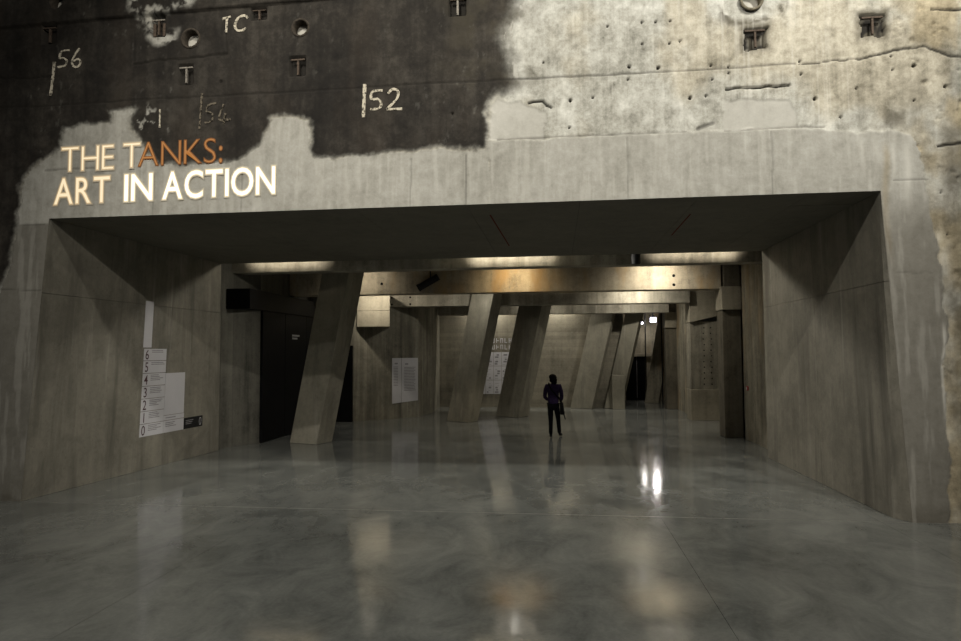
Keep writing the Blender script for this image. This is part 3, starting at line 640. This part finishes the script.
# before the deep beam
bay_lamp(-5.2, 7.35, 4.60, 8, 46, 'strip lamp before the deep beam near the large strut')
bay_lamp(-1.1, 7.35, 4.60, 20, 92, 'amber strip lamp before the stained middle of the deep beam', wcolor=(1.0, .76, .44))
bay_lamp(2.6, 7.35, 4.60, 110, 125, 'strip lamp before the deep beam near the square column', (0, .3, -1))
# before the third beam
bay_lamp(-5.75, 10.2, 4.60, 40, 150, 'strip lamp before the lit corbel block')
bay_lamp(2.5, 11.1, 4.60, 220, 95, 'strip lamp before the third beam near the pitted pier', (.1, .2, -1))
bay_lamp(-2.3, 10.4, 4.60, 115, 0, 'added fill strip lamp between the deep beam and the third beam left of the middle', (-.45, .2, -1))  # unseen lamp added to fill in light on the text sheet wall
# rear bays
bay_lamp(2.9, 14.3, 4.60, 210, 14, 'strip lamp before the rearmost beam near the slim column', (-.1, .2, -1))
bay_lamp(-.6, 14.8, 4.60, 60, 14, 'strip lamp before the rearmost beam near the middle')
bay_lamp(.0, 16.40, 4.60, 180, 0, 'strip lamp behind the rearmost beam above the walker', size=165)
bay_lamp(-2.7, 16.40, 4.60, 220, 0, 'strip lamp above the plan sheets on the rear wall', size=165)

# black spotlight bodies
sl = tag(empty('spotlight', (-3.42, 8.06, 4.10)), 'black cylindrical spotlight tilted in front of the deep beam', 'lamp')
a, c = Vector((-.27, -.02, -.15)), Vector((.27, .02, .15))
tube('barrel', a, c, .095, M['black'], sl); tube('bezel', a-(c-a)*.02, a+(c-a)*.06, .105, M['black'], sl)
box('stem', .04, .07, -.015, .015, .05, CZ-4.10, M['black'], sl, .003)
sl = tag(empty('spotlight', (1.73, 5.24, 4.26)), 'short black spotlight hanging at the passage edge', 'lamp')
tube('barrel', (0, 0, -.15), (0, 0, .12), .10, M['black'], sl); tube('bezel', (0, 0, -.17), (0, 0, -.14), .085, M['black'], sl)
tube('stem', (0, 0, .10), (0, 0, CZ-4.26), .02, M['black'], sl)

# ------------------------------------------------------------------ projected lettering on the lintel, its light put into emissive letter meshes
def glyph(ch, offset, width_scale=1.0, extrude=.004):
    c = bpy.data.curves.new('g', 'FONT'); c.body = ch; c.size = 1; c.offset = offset; c.extrude = 0; c.resolution_u = 4
    o = bpy.data.objects.new('g', c); COL.objects.link(o); dg = bpy.context.evaluated_depsgraph_get(); dg.update()
    m = bpy.data.meshes.new_from_object(o.evaluated_get(dg)); bpy.data.objects.remove(o); bpy.data.curves.remove(c)
    return m
def glyph_verts(m):
    v = np.zeros(len(m.vertices)*3); m.vertices.foreach_get('co', v); return v.reshape(-1, 3)
CAP = glyph_verts(glyph('H', 0))[:, 1].max()
def letters(text, x0, x1, z0, slope, cap, parent, mat, halo, off, space=.30, gap=.125):
    G = [(ch, glyph(ch, off), (glyph(ch, off+.028), glyph(ch, off+.060))) if ch != ' ' else (ch, None, None) for ch in text]
    w = 0; place = []
    for ch, g, hg in G:
        if g is None: w += space; place.append(None); continue
        v = glyph_verts(g); place.append((w, v[:, 0].min())); w += np.ptp(v[:, 0]) + gap
    w -= gap; sx = (x1-x0)/w; sz = cap/CAP
    for (ch, g, hg), pl in zip(G, place):
        if g is None: continue
        for mm, m_, y, nm in ((g, mat, -.0135, 'letter'), (hg[0], halo[0], -.012, 'letter_fringe')) if len(halo) == 1 else ((g, mat, -.0135, 'letter'), (hg[0], halo[0], -.012, 'letter_fringe'), (hg[1], halo[1], -.0105, 'letter_glow')):
            v = glyph_verts(mm); X = x0+(pl[0]+v[:, 0]-pl[1])*sx; Z = z0+v[:, 1]*sz+(X-x0)*slope
            me = mesh(nm, np.stack([X, np.full_like(X, y), Z], -1), [tuple(p.vertices) for p in mm.polygons])
            if nm == 'letter': lo = link(nm, me, m_); rel(lo, parent); lo['label'] = 'glowing letter ' + ch if ch.isalpha() else 'glowing colon'
            else: fo = link(nm, me, m_); fo.parent = lo
sign = tag(empty('projected_sign', (-5.8, 0, 4.45)), 'glowing light lettering THE TANKS: ART IN ACTION on the lintel', 'sign')
conc = (.31, .30, .262)
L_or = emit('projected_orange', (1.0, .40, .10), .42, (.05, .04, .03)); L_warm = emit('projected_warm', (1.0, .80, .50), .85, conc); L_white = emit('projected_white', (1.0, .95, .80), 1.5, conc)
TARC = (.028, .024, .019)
H_or = (emit('projected_fringe_dark', (1.0, .36, .08), .20, TARC),)  # soft edge of the projected light, built as dimmer emissive rims
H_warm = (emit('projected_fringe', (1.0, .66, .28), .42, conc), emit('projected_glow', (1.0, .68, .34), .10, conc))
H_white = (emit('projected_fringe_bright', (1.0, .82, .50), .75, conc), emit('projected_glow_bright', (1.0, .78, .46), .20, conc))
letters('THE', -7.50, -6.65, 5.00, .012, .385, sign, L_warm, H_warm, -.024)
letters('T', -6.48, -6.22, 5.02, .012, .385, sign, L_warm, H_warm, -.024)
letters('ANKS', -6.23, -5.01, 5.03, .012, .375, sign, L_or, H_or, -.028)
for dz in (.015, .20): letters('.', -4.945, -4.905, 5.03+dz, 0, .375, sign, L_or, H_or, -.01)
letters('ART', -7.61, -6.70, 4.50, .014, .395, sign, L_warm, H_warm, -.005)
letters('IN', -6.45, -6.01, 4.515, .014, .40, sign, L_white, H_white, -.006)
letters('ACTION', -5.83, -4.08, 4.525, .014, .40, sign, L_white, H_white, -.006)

# ------------------------------------------------------------------ floor directory on the left reveal
dr = tag(empty('floor_directory', (-7.8, 3.2, .6)), 'white stepped floor directory with numbers 0 to 6 on the left reveal', 'sign')
def sheet(name, y0, y1, z0, z1, mat, off=.008, parent=None, surf=jl):
    P = []
    for o in (.001, off):
        P += [(surf(y0,z0)+o,y0,z0),(surf(y1,z0)+o,y1,z0),(surf(y1,z1)+o,y1,z1),(surf(y0,z1)+o,y0,z1)]
    o = link(name, mesh(name, P, [(0,1,2,3),(7,6,5,4),(0,4,5,1),(1,5,6,2),(2,6,7,3),(3,7,4,0)]), mat); return rel(o, parent or dr)
def sheet_text(ch, yc, zc, h, mat, parent, off=.012, wscale=1.0, thin=-.02):
    m = glyph(ch, thin); v = glyph_verts(m); s = h/CAP; w = np.ptp(v[:, 0])
    Y = yc+(v[:, 0]-v[:, 0].min()-w/2)*s*wscale; Z = zc-h/2+v[:, 1]*s
    me = mesh('numeral', [(jl(a, b)+off, a, b) for a, b in zip(Y, Z)], [tuple(p.vertices) for p in m.polygons])
    o = link('numeral', me, mat); return rel(o, parent)
sheet('tower_strip', 2.43, 2.66, 2.335, 3.22, M['white'])
zr = [.63, .875, 1.115, 1.355, 1.595, 1.84, 2.08, 2.315]
for k in range(7):
    s = sheet('floor_row', 2.46, 3.125, zr[k]+.006, zr[k+1]-.006, M['white'], parent=dr); n = sheet_text(str(k), 2.545, (zr[k]+zr[k+1])/2, .18, M['inkdark'], dr, wscale=.85, thin=.004)
    sub(n, s)
    for q in range(2 if k in (5, 6) else 4):
        t = sheet('text_line', 2.68, 2.68+random.uniform(.22, .40), zr[k+1]-.045-q*.032, zr[k+1]-.030-q*.032, M['inkgrey'], .0095); sub(t, s)
sheet('blank_block', 3.135, 3.765, .985, 1.825, M['white'])
s = sheet('floor_row', 3.135, 3.775, .882, .975, M['white']); t = sheet('text_line', 3.19, 3.5, .92, .938, M['inkgrey'], .0095)
s = sheet('floor_row', 3.135, 3.775, .635, .870, M['white'])
for q in range(3): sheet('text_line', 3.19, 3.19+random.uniform(.2, .35), .82-q*.035, .836-q*.035, M['inkgrey'], .0095)
tg = sheet('black_tag', 3.785, 4.43, .635, .865, M['black']); tg['label'] = 'black tag with white numeral 0'
n = sheet_text('0', 4.34, .75, .17, M['white'], dr, wscale=.8); sub(n, tg)
for q in range(3):
    t = sheet('text_line', 3.84, 4.10-.03*q, .80-q*.035, .814-q*.035, M['inkgrey'], .0095); sub(t, tg)

# ------------------------------------------------------------------ text sheet on the left inner wall
wd = Vector((1.75, 1.70, 0)).normalized(); wn = Vector((wd.y, -wd.x, 0)); w0 = Vector((-6.5, 11.2, 0))
def wbox(name, s0, s1, z0, z1, o0, o1, mat, parent, bot=None):
    P = []
    for z in (0, 1):
        for s_, o_ in ((s0, o1), (s1, o1), (s1, o0), (s0, o0)):
            q = w0 + wd*s_ + wn*o_; zz = z1 if z else (z0 if bot is None or s_ == s0 else bot); P.append((q.x, q.y, zz))
    return rel(hexo(name, P, mat, None, 0), parent)
ts = tag(empty('text_sheet', (-5.15, 12.5, .5)), 'white two column text sheet on the board marked wall', 'sign')
wbox('sheet_panel', 1.40, 1.755, .50, 2.03, .002, .012, M['white'], ts, bot=.53)
wbox('sheet_panel', 1.768, 2.41, .53, 2.03, .002, .012, M['white'], ts, bot=.57)
for c0, c1, z, n in ((1.45, 1.62, 1.72, 13), (1.86, 2.32, 1.70, 16)):
    wbox('heading_line', c0+.04, c0+.16, z+.10, z+.15, .012, .014, M['inkgrey'], ts)
    for k in range(n): wbox('text_line', c0, c1-random.uniform(0, .08)*(c1-c0 > .2), z-k*.052, z-k*.052+.022, .012, .014, M['inkgrey'], ts)

# ------------------------------------------------------------------ plan sheets on the rear wall, seen between two struts
pg = tag(empty('plan_sheet_grid', (-2.35, 16.88, .5)), 'grid of white plan sheets on the rear wall between two struts', 'sign')
for i in range(5):
    for j in range(3):
        x0 = -3.18 + i*.325; z0 = .53 + j*.565
        s = rel(box('plan_sheet', x0, x0+.312, 16.875, 16.888, z0, z0+.55, M['white'], bevel=0), pg)
        for k in range(5):
            a = x0+.03+random.random()*.12; e = z0+.05+k*.09
            t = rel(box('plan_line', a, a+random.uniform(.05, .15), 16.871, 16.876, e, e+random.choice((.012, .06)), M['inkgrey'], bevel=0), pg); sub(t, s)
for j, z in enumerate((2.58, 2.32)):
    for i in range(9):
        x0 = -3.1 + i*.17
        bm = bmesh.new(); a = .10
        add_hex(bm, boxpts(x0, x0+.028, 16.872, 16.888, z, z+.19))
        add_hex(bm, boxpts(x0+.028, x0+a, 16.872, 16.888, z+random.choice((0, .08, .16)), z+random.choice((0, .08, .16))+.028) if 0 else boxpts(x0+.028, x0+a, 16.872, 16.888, z+(i*37 % 3)*.08, z+(i*37 % 3)*.08+.028))
        if i % 2: add_hex(bm, boxpts(x0+a-.02, x0+a+.006, 16.872, 16.888, z, z+.19))
        rel(link('title_stroke', bm_mesh('title_stroke', bm), M['white']), pg)

# ------------------------------------------------------------------ person walking away
def skin(name, verts, edges, radii, root=0, sub=2, mat=None):
    m = bpy.data.meshes.new(name); m.from_pydata(verts, edges, []); o = bpy.data.objects.new(name, m); COL.objects.link(o)
    md = o.modifiers.new('skin', 'SKIN'); md.use_smooth_shade = True
    for i, sv in enumerate(m.skin_vertices[0].data):
        r = radii[i]; sv.radius = (r, r) if isinstance(r, (int, float)) else r; sv.use_root = (i == root)
    s = o.modifiers.new('sub', 'SUBSURF'); s.levels = sub; s.render_levels = sub
    dg = bpy.context.evaluated_depsgraph_get(); dg.update()
    me = bpy.data.meshes.new_from_object(o.evaluated_get(dg)); bpy.data.objects.remove(o); bpy.data.meshes.remove(m)
    me.name = name; me.materials.clear()
    if mat: me.materials.append(mat)
    me.polygons.foreach_set('use_smooth', [True]*len(me.polygons)); return me
def chain(pts): return [p[:3] for p in pts], [(i, i+1) for i in range(len(pts)-1)], [p[3] for p in pts]
def merge(*chains):
    V, E, R = [], [], []
    for (v, e, r), at in chains:
        o = len(V)
        if at is not None: E.append((at, o))
        V += v; E += [(a+o, b+o) for a, b in e]; R += r
    return V, E, R
M['skin'] = plain('skin_tone', (.22, .14, .10), .6, .3)
M['jacket'] = plain('purple_jacket', (.028, .018, .047), .95, .05, 0, .25, 20)
M['trousers'] = plain('black_trousers', (.006, .006, .007), .95, .03)
M['hair'] = plain('dark_hair', (.006, .005, .0045), .9, .05, 0, .4, 60)
M['shoe'] = plain('black_shoe', (.008, .007, .007), .7, .2)
M['bag'] = plain('black_bag', (.006, .006, .006), .9, .05)
PX, PY = -.10, 7.85
# local frame: +Y is the walking direction (away), feet on z = 0
torso = chain([(0,0,.90,(.135,.10)), (0,0,1.02,(.125,.095)), (0,.0,1.18,(.135,.10)), (0,0,1.33,(.15,.10)), (0,.0,1.41,(.09,.07)), (0,.012,1.46,.052), (0,.02,1.50,.055), (0,.025,1.545,(.072,.085)), (0,.02,1.60,(.076,.092)), (0,.015,1.645,(.055,.065))])
legL = chain([(-.085,0,.86,.082), (-.088,.015,.68,.070), (-.085,.03,.47,.055), (-.082,0,.28,.046), (-.078,-.03,.09,.034), (-.080,.03,.045,.034), (-.085,.11,.035,.028)])
legR = chain([(.085,0,.86,.082), (.10,.08,.68,.070), (.115,.16,.48,.055), (.125,.20,.29,.046), (.135,.24,.11,.034), (.150,.30,.060,.034), (.185,.36,.045,.028)])
armL = chain([(-.17,0,1.37,.055), (-.215,-.01,1.22,.046), (-.23,.0,1.08,.040), (-.19,.11,1.01,.034), (-.13,.20,1.00,.026), (-.10,.245,1.00,(.038,.018))])
armR = chain([(.17,0,1.37,.055), (.215,-.01,1.22,.046), (.225,.01,1.08,.040), (.215,.12,1.00,.034), (.18,.21,.97,.026), (.165,.255,.96,(.038,.018))])
def fingers(base, side):
    out = []
    for k, (dx, dz, ln) in enumerate(((-.028, .012, .060), (-.010, .014, .070), (.010, .012, .066), (.026, .006, .052))):
        b0 = Vector(base) + Vector((dx, .02, dz))
        out.append(chain([(*b0, .010), (*(b0+Vector((0, ln*.5, -.006))), .0095), (*(b0+Vector((0, ln*.8, -.03))), .009), (*(b0+Vector((0, ln*.85, -.052))), .008)]))
    t0 = Vector(base) + Vector((.034*side, -.015, .0)); out.append(chain([(*t0, .012), (*(t0+Vector((.022*side, .025, .0))), .010), (*(t0+Vector((.026*side, .055, -.008))), .009)]))
    return out
bits = [(torso, None), (legL, 0), (legR, 0), (armL, 3), (armR, 3)]
nv = len(torso[0])+len(legL[0])+len(legR[0]); hl = nv+len(armL[0])-1; hr = nv+len(armL[0])+len(armR[0])-1
for f in fingers(armL[0][-1], 1): bits.append((f, hl))
for f in fingers(armR[0][-1], -1): bits.append((f, hr))
V, E, R = merge(*bits)
body = skin('person', V, E, R, 0, 1, M['skin'])
bm = bmesh.new(); bm.from_mesh(body)
for s in (-1, 1):
    for (x, y, z, a, b_, c_) in ((s*.082, .01, 1.575, .012, .022, .034), (s*.032, .112, 1.585, .016, .010, .010)):
        mt = Matrix.Translation((x, y, z)) @ Matrix.Diagonal((a, b_, c_, 1)); bmesh.ops.create_uvsphere(bm, u_segments=8, v_segments=6, radius=1, matrix=mt)
bmesh.ops.create_cone(bm, segments=6, radius1=.018, radius2=.006, depth=.05, matrix=Matrix.Translation((0, .120, 1.562)))
mt = Matrix.Translation((0, .108, 1.525)) @ Matrix.Diagonal((.026, .008, .007, 1)); bmesh.ops.create_uvsphere(bm, u_segments=8, v_segments=6, radius=1, matrix=mt)
bm.to_mesh(body); bm.free(); body.polygons.foreach_set('use_smooth', [True]*len(body.polygons))
person = link('person', body, M['skin']); person.location = (PX, PY, 0.012); person.rotation_euler.z = math.radians(-6); person.scale = (.90, .96, .955)
tag(person, 'person in dark purple jacket and black trousers walking away', 'person')
jt = chain([(0,0,.86,(.175,.135)), (0,0,.98,(.165,.128)), (0,0,1.15,(.170,.128)), (0,-.005,1.31,(.185,.125)), (0,0,1.41,(.11,.09)), (0,.01,1.455,.068)])
ja = chain([(-.185,0,1.37,.075), (-.228,-.012,1.22,.066), (-.245,-.005,1.08,.058), (-.195,.10,1.01,.050), (-.15,.165,1.005,.042)])
jb = chain([(.185,0,1.37,.075), (.228,-.012,1.22,.066), (.240,.005,1.08,.058), (.222,.11,1.01,.050), (.195,.175,.985,.042)])
link('jacket', skin('jacket', *merge((jt, None), (ja, 3), (jb, 3)), 0, 2, M['jacket']), None, person)
tp = chain([(0,0,.88,(.150,.118))])
tl = chain([(-.085,0,.83,.100), (-.088,.015,.68,.088), (-.085,.03,.47,.070), (-.083,0,.28,.062), (-.080,-.02,.045,.058)])
tr_ = chain([(.085,0,.83,.100), (.10,.08,.68,.088), (.115,.16,.48,.070), (.126,.20,.29,.062), (.138,.245,.06,.058)])
link('trousers', skin('trousers', *merge((tp, None), (tl, 0), (tr_, 0)), 0, 2, M['trousers']), None, person)
for nm, pts in (('shoe', [(-.078,-.055,.040,.042), (-.080,.02,.042,.046), (-.088,.10,.034,.040), (-.092,.165,.026,.028)]), ('shoe', [(.134,.225,.058,.042), (.150,.29,.050,.046), (.172,.36,.036,.040), (.192,.415,.028,.028)])):
    link(nm, skin(nm, *chain(pts), 0, 2, M['shoe']), None, person)
bm = bmesh.new()
for (x, y, z, a, b_, c_) in ((0, -.005, 1.595, .105, .115, .105), (.01, -.045, 1.535, .108, .085, .085), (.03, -.055, 1.475, .085, .055, .055), (-.03, -.03, 1.62, .085, .09, .075)):
    bmesh.ops.create_icosphere(bm, subdivisions=3, radius=1, matrix=Matrix.Translation((x, y, z)) @ Matrix.Diagonal((a, b_, c_, 1)))
for v in bm.verts:
    k = 1+.06*math.sin(v.co.x*70+v.co.z*40)*math.sin(v.co.z*55+v.co.y*60); ce_ = Vector((0, -.02, 1.56)); v.co = ce_+(v.co-ce_)*k
link('hair', bm_mesh('hair', bm, True), M['hair'], person)
bag = tag(empty('shoulder_bag', (PX, PY, 0)), 'black shoulder bag hanging at the right hip of the walker', 'bag'); bag.rotation_euler.z = math.radians(-6); bag.scale = (.90, .96, .955)
bm = bmesh.new(); add_hex(bm, [(.20,-.10,.62),(.31,-.08,.62),(.31,.18,.62),(.20,.18,.62),(.185,-.09,.94),(.265,-.07,.94),(.265,.16,.94),(.185,.16,.94)], .025); link('bag_body', bm_mesh('bag_body', bm, True), M['bag'], bag)
bm = bmesh.new(); sp = [(.225,-.06,.93), (.205,-.13,1.02), (.10,-.165,1.15), (-.03,-.165,1.29), (-.115,-.10,1.43), (-.13,.02,1.465), (-.09,.12,1.38), (.05,.15,1.2), (.2,.13,1.0), (.235,.1,.93)]
for a, c in zip(sp[:-1], sp[1:]): add_tube(bm, a, c, .018, None, 8)
link('strap', bm_mesh('strap', bm), M['bag'], bag)
bm = bmesh.new()
for a, c in (((.30,-.06,.66), (.33,-.10,.55)), ((.33,-.10,.55), (.35,-.10,.50))): add_tube(bm, a, c, .018, .012, 8)
link('strap_end', bm_mesh('strap_end', bm), M['bag'], bag)
